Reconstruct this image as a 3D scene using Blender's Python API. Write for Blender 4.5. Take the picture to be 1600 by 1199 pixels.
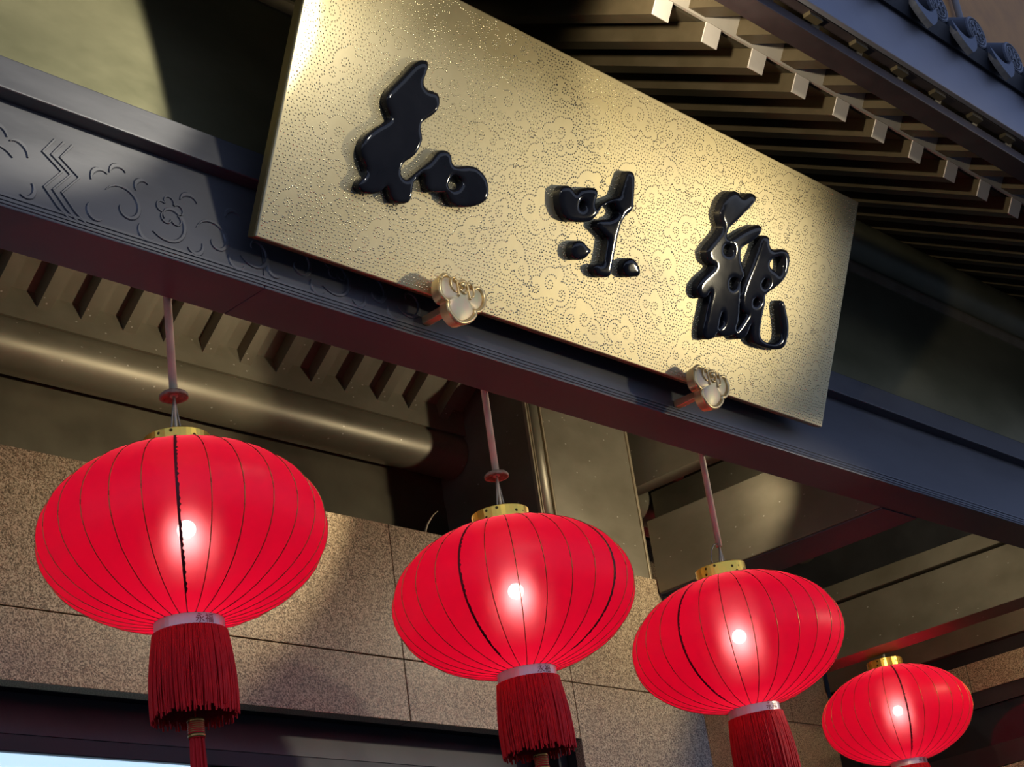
import bpy, bmesh, math, random
from mathutils import Vector, Matrix

# ------------------------------------------------------------------ clear
for o in list(bpy.data.objects):
    bpy.data.objects.remove(o, do_unlink=True)
scene = bpy.context.scene
COL = scene.collection
random.seed(7)
sin, cos, pi, sqrt, radians = math.sin, math.cos, math.pi, math.sqrt, math.radians

# ------------------------------------------------------------------ camera
F_PX = 2799.3
ROT = ((0.68177018, -0.71870251, -0.13658741),      # picture right
       (0.20622002, 0.36793767, -0.90669464),       # picture down
       (0.70189937, 0.58999031, 0.39905978))        # forward
EYE = Vector((0, 0, 1.6))
cam_data = bpy.data.cameras.new('camera')
cam = bpy.data.objects.new('camera', cam_data)
COL.objects.link(cam)
rt, dn, fw = (Vector(r) for r in ROT)
m = Matrix((rt, -dn, -fw)).transposed().to_4x4()
m.translation = EYE
cam.matrix_world = m
cam_data.sensor_width = 36
cam_data.lens = 36 * F_PX / 1600
cam_data.clip_end = 300
scene.camera = cam

# ------------------------------------------------------------------ world, lamps, exposure
world = bpy.data.worlds.new('dusk_sky')
scene.world = world
world.use_nodes = True
wnt = world.node_tree
bg = wnt.nodes['Background']
bg.inputs[1].default_value = 0.95
w_tc = wnt.nodes.new('ShaderNodeTexCoord')
w_sep = wnt.nodes.new('ShaderNodeSeparateXYZ')
w_rmp = wnt.nodes.new('ShaderNodeValToRGB')
wnt.links.new(w_tc.outputs['Generated'], w_sep.inputs[0])
wnt.links.new(w_sep.outputs['Z'], w_rmp.inputs[0])
wnt.links.new(w_rmp.outputs[0], bg.inputs[0])
we = w_rmp.color_ramp.elements            # pale evening horizon, blue overhead
we[0].position, we[0].color = 0.0, (0.60, 0.69, 0.90, 1)
we[1].position, we[1].color = 0.75, (0.22, 0.32, 0.66, 1)
wm = we.new(0.22)
wm.color = (0.36, 0.47, 0.83, 1)


def lamp(name, kind, loc, target, power, color, radius=0.05, angle=100, blend=0.15):
    d = bpy.data.lights.new(name, kind)
    d.energy = power
    d.color = color
    if kind == 'SPOT':
        d.spot_size = radians(angle)
        d.spot_blend = blend
    d.shadow_soft_size = radius
    o = bpy.data.objects.new(name, d)
    o.location = loc
    o.rotation_euler = (Vector(target) - Vector(loc)).to_track_quat('-Z', 'Y').to_euler()
    COL.objects.link(o)
    return o


# spotlights hung under the eave above the left part of the sign: wide, turned left, turned along the rafters
lamp('eave_spotlight', 'SPOT', (2.98, 2.05, 4.20), (2.55, 3.05, 3.95), 10.5, (1.0, 0.92, 0.74), 0.035, 152, 0.25)
lamp('eave_spotlight', 'SPOT', (2.98, 2.06, 4.20), (1.90, 3.10, 4.32), 92, (1.0, 0.93, 0.76), 0.035, 46, 0.4)
lamp('eave_spotlight', 'SPOT', (3.06, 2.05, 4.16), (3.95, 2.36, 4.50), 62, (1.0, 0.86, 0.64), 0.03, 52, 0.5)
# added lamp out of view, evens out the brightness of the sign
lamp('added_sign_lamp', 'SPOT', (7.0, 0.3, 3.76), (4.0, 2.85, 4.06), 135, (1.0, 0.86, 0.58), 0.10, 27, 0.85)
# lamp inside the porch, behind the main beam
lamp('unseen_porch_lamp', 'SPOT', (5.82, 3.42, 3.92), (4.6, 4.9, 4.0), 40, (1.0, 0.86, 0.62), 0.03, 130, 0.3)
lamp('unseen_porch_lamp', 'SPOT', (4.30, 3.40, 3.93), (2.9, 4.55, 4.15), 54, (1.0, 0.86, 0.60), 0.03, 96, 0.3)
# two lamps added to brighten the next bay, unseen behind the main beam
lamp('unseen_porch_lamp', 'SPOT', (6.32, 3.42, 3.93), (7.9, 4.5, 3.75), 44, (1.0, 0.86, 0.62), 0.03, 130, 0.3)
lamp('unseen_porch_lamp', 'SPOT', (8.25, 3.45, 3.93), (8.75, 4.9, 3.6), 22, (1.0, 0.84, 0.58), 0.03, 120, 0.3)
# street floodlight that throws the lantern shadows on the granite
lamp('street_floodlight', 'SPOT', (7.0, 1.5, 3.35), (4.0, 4.3, 3.0), 100, (1.0, 0.88, 0.7), 0.05, 34, 0.4)

vs = scene.view_settings
vs.view_transform = 'Standard'
vs.look = 'None'
vs.exposure = 0.0
vs.gamma = 1.0
vs.use_curve_mapping = False

# ------------------------------------------------------------------ pixel -> point helpers (photograph frame 1600 x 1199)


def ray(x, y):
    a, b = (x - 800) / F_PX, (y - 599.5) / F_PX
    return rt * a + dn * b + fw


def on_plane(p, p0, n):
    d = ray(*p)
    return EYE + d * ((Vector(p0) - EYE).dot(Vector(n)) / d.dot(Vector(n)))


def on_y(p, Y):
    return on_plane(p, (0, Y, 0), (0, 1, 0))


# ------------------------------------------------------------------ materials
def new_mat(name):
    mt = bpy.data.materials.new(name)
    mt.use_nodes = True
    nt = mt.node_tree
    return mt, nt, nt.nodes['Principled BSDF'], nt.nodes['Material Output']


def obj_coords(nt, scale=(1, 1, 1)):
    tc = nt.nodes.new('ShaderNodeTexCoord')
    mp = nt.nodes.new('ShaderNodeMapping')
    mp.inputs['Scale'].default_value = scale
    nt.links.new(tc.outputs['Object'], mp.inputs['Vector'])
    return mp.outputs[0]


def noise(nt, vec, scale, detail=4, rough=0.55):
    n = nt.nodes.new('ShaderNodeTexNoise')
    n.inputs['Scale'].default_value = scale
    n.inputs['Detail'].default_value = detail
    n.inputs['Roughness'].default_value = rough
    nt.links.new(vec, n.inputs['Vector'])
    return n.outputs[0]


def ramp(nt, fac, stops):
    r = nt.nodes.new('ShaderNodeValToRGB')
    el = r.color_ramp.elements
    while len(el) < len(stops):
        el.new(0.5)
    for e, (p, c) in zip(el, stops):
        e.position = p
        e.color = (*c, 1)
    nt.links.new(fac, r.inputs[0])
    return r.outputs[0]


def bump(nt, bsdf, h, strength, dist=0.01):
    b = nt.nodes.new('ShaderNodeBump')
    b.inputs['Strength'].default_value = strength
    b.inputs['Distance'].default_value = dist
    nt.links.new(h, b.inputs['Height'])
    nt.links.new(b.outputs[0], bsdf.inputs['Normal'])


def patchy(name, c1, c2, metallic=0.0, rough=(0.4, 0.55), scale=3.0, stretch=(1, 1, 1), bump_s=0.0, fine=60.0, spec=0.5, flecks=0.0):
    mt, nt, b, out = new_mat(name)
    v = obj_coords(nt, stretch)
    n = noise(nt, v, scale, 6, 0.6)
    base = ramp(nt, n, [(0.32, c1), (0.68, c2)])
    if flecks:                                   # small pale specks of dust and scratches
        vo = nt.nodes.new('ShaderNodeTexVoronoi')
        vo.inputs['Scale'].default_value = flecks
        nt.links.new(v, vo.inputs['Vector'])
        msk = ramp(nt, vo.outputs['Distance'], [(0.05, (1, 1, 1)), (0.085, (0, 0, 0))])
        mx = nt.nodes.new('ShaderNodeMix')
        mx.data_type = 'RGBA'
        nt.links.new(msk, mx.inputs['Factor'])
        nt.links.new(base, mx.inputs['A'])
        mx.inputs['B'].default_value = (0.5, 0.47, 0.4, 1)
        base = mx.outputs['Result']
    nt.links.new(base, b.inputs['Base Color'])
    rr = ramp(nt, n, [(0.3, (rough[0],) * 3), (0.7, (rough[1],) * 3)])
    nt.links.new(rr, b.inputs['Roughness'])
    b.inputs['Metallic'].default_value = metallic
    b.inputs['Specular IOR Level'].default_value = spec
    if bump_s:
        bump(nt, b, noise(nt, v, fine, 3), bump_s, 0.004)
    return mt


M = {}
M['gold_plate'] = patchy('gold_plate', (0.62, 0.53, 0.30), (0.74, 0.65, 0.42), 0.92, (0.42, 0.52), 2.2, (1, 1, 1), 0.05, 40)
M['gold_dots'] = patchy('gold_dots', (0.74, 0.62, 0.36), (0.84, 0.74, 0.48), 0.85, (0.2, 0.28), 3)
M['sign_edge'] = patchy('sign_edge', (0.20, 0.15, 0.05), (0.28, 0.21, 0.08), 0.6, (0.4, 0.5), 5)
M['gilt'] = patchy('gilt', (0.84, 0.61, 0.26), (0.92, 0.71, 0.36), 0.7, (0.28, 0.42), 20)
M['lacquer'] = patchy('lacquer', (0.010, 0.011, 0.015), (0.016, 0.017, 0.022), 0.0, (0.06, 0.09), 8, (1, 1, 1), 0, 60, 0.4)
M['beam'] = patchy('beam', (0.088, 0.09, 0.102), (0.122, 0.124, 0.138), 0.25, (0.42, 0.55), 4, (0.6, 1, 2.5), 0.03, 50)
M['carving'] = patchy('carving', (0.105, 0.107, 0.118), (0.14, 0.142, 0.155), 0.25, (0.38, 0.5), 14)
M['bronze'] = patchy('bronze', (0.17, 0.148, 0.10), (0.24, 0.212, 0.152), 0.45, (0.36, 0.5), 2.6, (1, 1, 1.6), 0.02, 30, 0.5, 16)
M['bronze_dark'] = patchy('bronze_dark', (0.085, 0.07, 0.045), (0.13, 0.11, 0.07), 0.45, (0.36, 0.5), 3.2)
M['bronze_edge'] = patchy('bronze_edge', (0.34, 0.28, 0.18), (0.42, 0.35, 0.23), 0.5, (0.35, 0.45), 12)
M['patina'] = patchy('patina', (0.19, 0.19, 0.108), (0.30, 0.285, 0.17), 0.45, (0.36, 0.5), 2.0, (1, 1, 2), 0.02, 30)
M['rafter'] = patchy('rafter', (0.085, 0.066, 0.034), (0.13, 0.10, 0.055), 0.3, (0.42, 0.55), 6)
M['rafter_end'] = patchy('rafter_end', (0.72, 0.66, 0.58), (0.80, 0.75, 0.67), 0.0, (0.5, 0.6), 12)
M['eave_board'] = patchy('eave_board', (0.55, 0.51, 0.43), (0.64, 0.59, 0.50), 0.0, (0.5, 0.6), 8)
M['dark_wood'] = patchy('dark_wood', (0.032, 0.022, 0.022), (0.05, 0.034, 0.034), 0.0, (0.5, 0.65), 10)
M['fascia'] = patchy('fascia', (0.20, 0.20, 0.225), (0.25, 0.25, 0.275), 0.1, (0.45, 0.6), 5, (1, 1, 1), 0.05, 25)
M['tile'] = patchy('tile', (0.025, 0.027, 0.033), (0.04, 0.043, 0.05), 0.0, (0.5, 0.65), 20, (1, 1, 1), 0.1, 80)
M['tile_face'] = patchy('tile_face', (0.075, 0.085, 0.105), (0.11, 0.12, 0.145), 0.0, (0.5, 0.6), 25, (1, 1, 1), 0.15, 90)
M['emblem'] = patchy('emblem', (0.20, 0.205, 0.22), (0.27, 0.275, 0.29), 0.0, (0.5, 0.6), 25)
M['black'] = patchy('black', (0.012, 0.012, 0.013), (0.02, 0.02, 0.021), 0.0, (0.4, 0.5), 5)
M['door_grey'] = patchy('door_grey', (0.075, 0.073, 0.073), (0.10, 0.098, 0.098), 0.2, (0.4, 0.5), 5)
M['steel'] = patchy('steel', (0.50, 0.41, 0.27), (0.64, 0.54, 0.38), 0.15, (0.4, 0.55), 30, (1, 1, 0.4))
M['rust'] = patchy('rust', (0.20, 0.10, 0.055), (0.36, 0.27, 0.18), 0.2, (0.6, 0.75), 60, (1, 1, 1), 0.2, 200)
M['wire'] = patchy('wire', (0.20, 0.17, 0.12), (0.30, 0.26, 0.19), 0.5, (0.4, 0.5), 20)
M['brown_render'] = patchy('brown_render', (0.36, 0.17, 0.045), (0.46, 0.23, 0.07), 0.0, (0.7, 0.8), 3, (1, 1, 1), 0.1, 8)
M['pipe'] = patchy('pipe', (0.16, 0.15, 0.14), (0.22, 0.21, 0.20), 0.0, (0.5, 0.6), 3)
M['ground'] = patchy('ground', (0.04, 0.039, 0.037), (0.06, 0.058, 0.055), 0.0, (0.6, 0.8), 0.8)
M['rib_gold'] = patchy('rib_gold', (0.30, 0.15, 0.04), (0.46, 0.25, 0.07), 0.85, (0.25, 0.35), 30)
M['seam'] = patchy('seam', (0.10, 0.005, 0.006), (0.16, 0.010, 0.012), 0.0, (0.6, 0.7), 30)
M['thread'] = patchy('thread', (0.56, 0.008, 0.010), (0.74, 0.016, 0.018), 0.0, (0.55, 0.65), 60, (1, 1, 0.15), 0, 60, 0.2)
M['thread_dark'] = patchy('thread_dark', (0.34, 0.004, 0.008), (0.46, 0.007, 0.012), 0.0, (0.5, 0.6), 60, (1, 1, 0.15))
M['collar'] = patchy('collar', (0.70, 0.62, 0.55), (0.78, 0.72, 0.66), 0.35, (0.3, 0.4), 20)
M['print_red'] = patchy('print_red', (0.20, 0.02, 0.02), (0.28, 0.03, 0.03), 0.0, (0.5, 0.6), 20)
M['mother_of_pearl'] = patchy('mother_of_pearl', (0.78, 0.54, 0.36), (0.66, 0.64, 0.38), 0.35, (0.38, 0.5), 28)


def granite_mat():
    mt, nt, b, out = new_mat('granite')
    v = obj_coords(nt)
    vor = nt.nodes.new('ShaderNodeTexVoronoi')
    vor.inputs['Scale'].default_value = 130
    nt.links.new(v, vor.inputs['Vector'])
    n2 = noise(nt, v, 210, 2, 0.7)
    n3 = noise(nt, v, 1.3, 4)
    c1 = ramp(nt, n2, [(0.38, (0.10, 0.07, 0.042)), (0.5, (0.34, 0.25, 0.15)), (0.62, (0.60, 0.49, 0.33))])
    c2 = ramp(nt, n3, [(0.3, (0.86, 0.84, 0.84)), (0.7, (1.0, 0.98, 0.94))])
    mx = nt.nodes.new('ShaderNodeMix')
    mx.data_type = 'RGBA'
    mx.blend_type = 'MULTIPLY'
    mx.inputs['Factor'].default_value = 1
    nt.links.new(c1, mx.inputs['A'])
    nt.links.new(c2, mx.inputs['B'])
    nt.links.new(mx.outputs['Result'], b.inputs['Base Color'])
    b.inputs['Roughness'].default_value = 0.28
    b.inputs['Specular IOR Level'].default_value = 0.35
    return mt


M['granite'] = granite_mat()


def gold_foil_mat():
    mt, nt, b, out = new_mat('gold_foil')
    v = obj_coords(nt)
    vor = nt.nodes.new('ShaderNodeTexVoronoi')
    vor.inputs['Scale'].default_value = 42
    nt.links.new(v, vor.inputs['Vector'])
    n = noise(nt, v, 30, 3)
    col = ramp(nt, vor.outputs['Distance'], [(0.16, (0.08, 0.045, 0.01)), (0.22, (1.0, 0.66, 0.10))])
    nt.links.new(col, b.inputs['Base Color'])
    b.inputs['Metallic'].default_value = 0.88
    b.inputs['Roughness'].default_value = 0.28
    bump(nt, b, n, 0.1, 0.004)
    return mt


M['gold_foil'] = gold_foil_mat()


def silk_mat():
    mt, nt, b, out = new_mat('red_silk')
    nt.nodes.remove(b)
    N, Lk = nt.nodes, nt.links
    v = obj_coords(nt)
    n = noise(nt, v, 6, 4)
    col = ramp(nt, n, [(0.3, (0.62, 0.004, 0.026)), (0.7, (0.72, 0.007, 0.036))])
    dif = N.new('ShaderNodeBsdfDiffuse')
    Lk.new(col, dif.inputs[0])
    tr = N.new('ShaderNodeBsdfTranslucent')
    tr.inputs[0].default_value = (0.82, 0.004, 0.055, 1)
    m1 = N.new('ShaderNodeMixShader')
    m1.inputs[0].default_value = 0.5
    Lk.new(dif.outputs[0], m1.inputs[1])
    Lk.new(tr.outputs[0], m1.inputs[2])
    rf = N.new('ShaderNodeBsdfRefraction')
    rf.inputs['Color'].default_value = (1.0, 0.30, 0.34, 1)
    rf.inputs['Roughness'].default_value = 0.66
    rf.inputs['IOR'].default_value = 1.25
    m2 = N.new('ShaderNodeMixShader')
    m2.inputs[0].default_value = 0.045
    Lk.new(m1.outputs[0], m2.inputs[1])
    Lk.new(rf.outputs[0], m2.inputs[2])
    tp = N.new('ShaderNodeBsdfTransparent')
    tp.inputs[0].default_value = (1.0, 0.62, 0.62, 1)
    m3 = N.new('ShaderNodeMixShader')
    m3.inputs[0].default_value = 0.035
    Lk.new(m2.outputs[0], m3.inputs[1])
    Lk.new(tp.outputs[0], m3.inputs[2])
    gl = N.new('ShaderNodeBsdfGlossy')
    gl.inputs['Roughness'].default_value = 0.42
    gl.inputs[0].default_value = (1, 0.8, 0.8, 1)
    m4 = N.new('ShaderNodeMixShader')
    m4.inputs[0].default_value = 0.02
    Lk.new(m3.outputs[0], m4.inputs[1])
    Lk.new(gl.outputs[0], m4.inputs[2])
    Lk.new(m4.outputs[0], out.inputs[0])
    return mt


M['silk'] = silk_mat()


def glow_mat(name, col, strength):
    mt, nt, b, out = new_mat(name)
    b.inputs['Base Color'].default_value = (*col, 1)
    b.inputs['Emission Color'].default_value = (*col, 1)
    b.inputs['Emission Strength'].default_value = strength
    return mt


M['bulb'] = glow_mat('bulb_glow', (1.0, 0.84, 0.72), 200)
M['lit_pane'] = glow_mat('lit_pane', (0.55, 0.80, 1.0), 0.95)


# ------------------------------------------------------------------ mesh helpers
class MB:
    def __init__(s):
        s.v, s.f, s.sm = [], [], []

    def add(s, vs_, fs, smooth=False):
        k = len(s.v)
        s.v += [tuple(p) for p in vs_]
        s.f += [tuple(i + k for i in f) for f in fs]
        s.sm += [smooth] * len(fs)
        return s

    def box(s, x0, x1, y0, y1, z0, z1):
        vs_ = [(x, y, z) for x in (x0, x1) for y in (y0, y1) for z in (z0, z1)]
        return s.add(vs_, [(0, 1, 3, 2), (4, 6, 7, 5), (0, 4, 5, 1), (2, 3, 7, 6), (0, 2, 6, 4), (1, 5, 7, 3)])

    def prism_x(s, prof, x0, x1):
        """profile of (y, z) points, counter-clockwise seen from +X, swept from x0 to x1"""
        n = len(prof)
        vs_ = [(x0, y, z) for y, z in prof] + [(x1, y, z) for y, z in prof]
        fs = [(i, (i + 1) % n, n + (i + 1) % n, n + i) for i in range(n)]
        fs += [tuple(range(n))[::-1], tuple(range(n, 2 * n))]
        return s.add(vs_, fs)

    def lathe(s, prof, seg=32, smooth=True, c=(0, 0, 0), caps=False):
        n = len(prof)
        vs_ = []
        for i in range(seg):
            a = 2 * pi * i / seg
            vs_ += [(c[0] + r * cos(a), c[1] + r * sin(a), c[2] + z) for r, z in prof]
        fs = []
        for i in range(seg):
            j = (i + 1) % seg
            for k in range(n - 1):
                fs.append((i * n + k, j * n + k, j * n + k + 1, i * n + k + 1))
        s.add(vs_, fs, smooth)
        if caps:
            k0 = len(s.v) - seg * n
            s.f.append(tuple(k0 + i * n for i in range(seg))[::-1])
            s.f.append(tuple(k0 + i * n + n - 1 for i in range(seg)))
            s.sm += [False, False]
        return s

    def tube(s, pts, r, seg=8, smooth=True, caps=True, taper=None):
        pts = [Vector(p) for p in pts]
        n = len(pts)
        vs_ = []
        ref = None
        for i, p in enumerate(pts):
            t = (pts[min(i + 1, n - 1)] - pts[max(i - 1, 0)]).normalized()
            if ref is None:
                ref = Vector((0, 0, 1)) if abs(t.z) < 0.9 else Vector((1, 0, 0))
            a = (ref - t * ref.dot(t)).normalized()
            ref = a
            b = t.cross(a)
            rr = r if taper is None else r * taper[i]
            vs_ += [p + (a * cos(2 * pi * k / seg) + b * sin(2 * pi * k / seg)) * rr for k in range(seg)]
        fs = []
        for i in range(n - 1):
            for k in range(seg):
                q = (k + 1) % seg
                fs.append((i * seg + k, i * seg + q, (i + 1) * seg + q, (i + 1) * seg + k))
        s.add(vs_, fs, smooth)
        if caps:
            k0 = len(s.v) - n * seg
            s.f.append(tuple(k0 + k for k in range(seg))[::-1])
            s.f.append(tuple(k0 + (n - 1) * seg + k for k in range(seg)))
            s.sm += [False, False]
        return s

    def mesh(s, name, mat):
        me = bpy.data.meshes.new(name)
        me.from_pydata(s.v, [], s.f)
        me.polygons.foreach_set('use_smooth', s.sm)
        me.materials.append(mat)
        me.update()
        return me

    def build(s, name, mat, parent=None, bevel=0.0):
        o = bpy.data.objects.new(name, s.mesh(name, mat))
        COL.objects.link(o)
        o.parent = parent
        if bevel:
            md = o.modifiers.new('bevel', 'BEVEL')
            md.width = bevel
            md.segments = 2
            md.limit_method = 'ANGLE'
        return o


def inst(name, me, parent=None, loc=(0, 0, 0), rot=(0, 0, 0), scale=None):
    o = bpy.data.objects.new(name, me)
    COL.objects.link(o)
    o.parent = parent
    o.location = loc
    o.rotation_euler = rot
    if scale:
        o.scale = scale
    return o


def empty(name, loc=(0, 0, 0), rot=(0, 0, 0)):
    o = bpy.data.objects.new(name, None)
    COL.objects.link(o)
    o.location = loc
    o.rotation_euler = rot
    o.empty_display_size = 0.1
    return o


def tag(o, label=None, cat=None, group=None, kind=None):
    if label:
        o['label'] = label
    if cat:
        o['category'] = cat
    if group:
        o['group'] = group
    if kind:
        o['kind'] = kind
    return o


# ------------------------------------------------------------------ measured levels (metres)
YF, YR = 3.053, 3.222          # main beam front and rear
ZS = 3.725                     # beam soffit
Z_FACE, Z_TRIM0, Z_TRIM1 = 3.975, 4.012, 4.10
YW, Z_GR = 4.34, 3.79          # granite wall face and top
XL, XR = 1.2, 9.0              # extent of the porch that is built

# ------------------------------------------------------------------ ground
fl = MB().box(-60, 70, -70, 9, -0.2, 0).build('floor', M['ground'])
tag(fl, 'grey paved ground in front of the gate', 'ground', kind='structure')

# ------------------------------------------------------------------ granite wall with door
wb = MB()
wb.box(XL, 5.255, 4.38, 4.93, 3.10, 3.775)
wb.box(5.255, 6.06, 4.38, 4.93, 0, 3.775)
wall_back = wb.build('wall_back', M['black'])
tag(wall_back, 'speckled brown polished granite wall behind the lanterns', 'wall', kind='structure')
J = 0.004
xs_top = [1.2, 1.82, 2.665, 3.51, 4.356, 5.255, 6.075]
for i in range(len(xs_top) - 1):
    a, b = xs_top[i] + J / 2, xs_top[i + 1] - J / 2
    MB().box(a, b, YW + random.uniform(0, .0015), 4.40, 3.284 + J / 2, Z_GR).build('granite_slab', M['granite'], wall_back, 0.002)
for i in range(len(xs_top) - 2):
    a, b = xs_top[i] + J / 2, xs_top[i + 1] - J / 2
    MB().box(a, b, YW + random.uniform(0, .0015), 4.40, 3.062, 3.284 - J / 2).build('granite_slab', M['granite'], wall_back, 0.002)
z1 = 3.284
while z1 > 0.1:
    z0 = max(0, z1 - 0.55)
    MB().box(5.255 + J / 2, 6.075 - J / 2, YW + random.uniform(0, .0015), 4.40, z0 + J / 2, z1 - J / 2).build('granite_slab', M['granite'], wall_back, 0.002)
    z1 = z0
MB().box(6.04, 6.075, 4.402, 4.93, 0, Z_GR).build('return_slab', M['door_grey'], wall_back, 0.002)  # dark grey instead of granite, the return's deep shade put into the colour
MB().box(XL, 6.04, 4.402, 4.93, 3.776, Z_GR).build('top_slab', M['granite'], wall_back)

door = MB().box(XL, 5.25, 4.56, 4.62, 2.972, 3.125).build('door_1', M['door_grey'])
tag(door, 'dark grey metal door head under the granite with a glowing pane below', 'door', kind='structure')
MB().box(XL, 5.25, 4.54, 4.62, 2.914, 2.970).build('head_rail', M['black'], door, 0.004)
MB().box(XL, 5.25, 4.63, 4.66, 0.0, 3.098).build('backing', M['black'], door)
gp = MB().box(XL, 3.62, 4.55, 4.58, 2.80, 2.912).build('glass_pane', M['lit_pane'], door)
gp['label'] = 'pale blue glowing pane'
MB().box(XL, 3.62, 4.55, 4.58, 1.2, 2.796).build('lower_pane', M['lacquer'], door)
MB().box(3.63, 3.70, 4.54, 4.60, 0, 2.912).build('mullion', M['black'], door, 0.004)
MB().box(5.20, 5.25, 4.42, 4.54, 0, 3.06).build('jamb', M['black'], door, 0.004)

# bronze panels behind, above the granite
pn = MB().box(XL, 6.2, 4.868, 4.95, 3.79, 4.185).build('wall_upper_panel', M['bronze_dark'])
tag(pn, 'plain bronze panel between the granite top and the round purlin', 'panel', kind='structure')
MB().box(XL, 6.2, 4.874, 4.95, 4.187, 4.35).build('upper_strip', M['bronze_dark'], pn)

# ------------------------------------------------------------------ sloping inner ceiling with ribs
ANG = radians(36.9)
YB, ZB = 4.70, 4.511
ridge_y, ridge_z = 3.665, 5.29
ceil = MB().prism_x([(YB + 0.3, ZB + 0.056 - 0.3 * math.tan(ANG)), (YB + 0.3, ZB + 0.106 - 0.3 * math.tan(ANG)), (ridge_y, ridge_z + 0.096), (ridge_y, ridge_z + 0.046)][::-1], XL, XR).build('ceiling', M['bronze'])
tag(ceil, 'sloping bronze porch ceiling with trapezoid ribs', 'ceiling', kind='structure')
Lr = (YB - ridge_y) / cos(ANG)
rib = MB()
vs_ = []
for t in (-0.03, Lr):
    y, z = YB - t * cos(ANG), ZB + t * sin(ANG)
    for (dx, h) in ((-0.026, 0), (0.026, 0), (0.036, 0.050), (-0.036, 0.050)):
        vs_.append((dx, y + h * sin(ANG), z + h * cos(ANG)))
rib.add(vs_, [(0, 1, 2, 3), (7, 6, 5, 4), (0, 4, 5, 1), (1, 5, 6, 2), (2, 6, 7, 3), (3, 7, 4, 0)])
rib_me = rib.mesh('ceiling_rib', M['bronze'])
x = 3.149 + 0.026 - 0.1765 * 11
while x < XR - 0.05:
    inst('ceiling_rib', rib_me, ceil, (x, 0, 0))
    x += 0.1765
MB().box(XL, XR, 4.70, 4.714, 4.452, 4.60).build('wall_plate', M['bronze'], ceil)

pr = [(4.795 + 0.1 * cos(a), 4.393 + 0.1 * sin(a)) for a in [2 * pi * i / 32 for i in range(32)]]


def cyl_x(prf, x0, x1):
    q = len(prf)
    mb = MB()
    vv = [(x0, y, z) for y, z in prf] + [(x1, y, z) for y, z in prf]
    mb.add(vv, [(i, (i + 1) % q, q + (i + 1) % q, q + i) for i in range(q)], True)
    mb.add(vv, [tuple(range(q))[::-1], tuple(range(q, 2 * q))])
    return mb


cyl_x(pr, XL, 5.236).build('round_purlin', M['bronze'], ceil)
cyl_x(pr, 6.12, 8.9).build('round_purlin', M['bronze'], ceil)

# ------------------------------------------------------------------ bronze column
colm = empty('column', (5.57, 4.64, Z_GR))


def part_of(root, mb, name, mat, bevel=0.0):
    o = mb.build(name, mat, root, bevel)
    o.matrix_parent_inverse = Matrix.Translation(-root.location)
    return o


part_of(colm, MB().box(5.24, 5.90, 4.365, 4.895, Z_GR, 5.05), 'shaft', M['bronze'], 0.004)
part_of(colm, MB().box(5.345, 5.888, 4.358, 4.366, Z_GR, 4.9), 'front_panel', M['bronze'], 0.002)
part_of(colm, MB().box(5.888, 5.902, 4.352, 4.366, Z_GR, 4.9), 'edge_strip', M['bronze_edge'], 0.002)
part_of(colm, MB().tube([(5.286, 4.375, Z_GR), (5.286, 4.375, 4.9)], 0.036, 16), 'corner_moulding', M['bronze'])
part_of(colm, MB().box(5.236, 5.246, 4.350, 4.366, Z_GR, 4.9), 'edge_strip', M['bronze_edge'], 0.002)
part_of(colm, MB().box(5.252, 5.258, 4.350, 4.366, Z_GR, 4.9), 'edge_strip', M['bronze_edge'], 0.002)
part_of(colm, MB().box(5.326, 5.336, 4.350, 4.366, Z_GR, 4.9), 'edge_strip', M['bronze_edge'], 0.002)
tag(colm, 'square bronze column with rounded corner moulding standing on the granite wall', 'column')

twig = MB().tube([on_y(p, 4.45) for p in [(663, 850), (665, 829), (668, 819), (673, 811), (677, 805), (684, 799)]], 0.004, 6, taper=[1, 1, .9, .8, .6, .3]).build('twig', M['steel'])
tag(twig, 'short curled fibre sticking up from the granite wall top beside the column', 'twig')

# ------------------------------------------------------------------ main beam
beam = empty('main_beam', (4.5, 3.14, ZS))
XJ = 2.722
part_of(beam, MB().box(XL - 0.5, XJ - 0.001, YF, YR, ZS, Z_FACE + 0.06), 'beam_section', M['beam'], 0.003)
part_of(beam, MB().box(XJ + 0.001, XR + 0.4, YF, YR, ZS, Z_FACE + 0.06), 'beam_section', M['beam'], 0.003)
part_of(beam, MB().box(XL - 0.5, XR + 0.4, YF - 0.045, YR, Z_TRIM0, Z_TRIM1), 'trim_bar', M['beam'], 0.004)
for z in (3.733, 3.742, 3.753):
    part_of(beam, MB().box(XL - 0.5, XR + 0.4, YF - 0.003, YF, z, z + 0.006), 'edge_moulding', M['carving'])
tag(beam, 'dark carved metal main beam running behind the gilded sign', 'beam')

# chevrons and scrollwork in low relief on the beam face


def relief(pts, w, name, root, closed=False, h=0.0035):
    pts = [Vector(p) for p in pts]
    n = len(pts)
    mb = MB()
    vs_ = []
    for i, p in enumerate(pts):
        t = (pts[min(i + 1, n - 1)] - pts[max(i - 1, 0)]).normalized()
        q = Vector((-t.y, t.x)) * (w / 2 if not callable(w) else w(i / (n - 1)) / 2)
        a, b = p + q, p - q
        vs_ += [(a.x, YF + 0.001, a.y), (a.x * .75 + b.x * .25, YF - h, a.y * .75 + b.y * .25), (a.x * .25 + b.x * .75, YF - h, a.y * .25 + b.y * .75), (b.x, YF + 0.001, b.y)]
    fs = []
    for i in range(n - 1):
        for k in range(3):
            fs.append((i * 4 + k, i * 4 + k + 1, i * 4 + k + 5, i * 4 + k + 4))
    mb.add(vs_, fs, False)
    return mb


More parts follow.
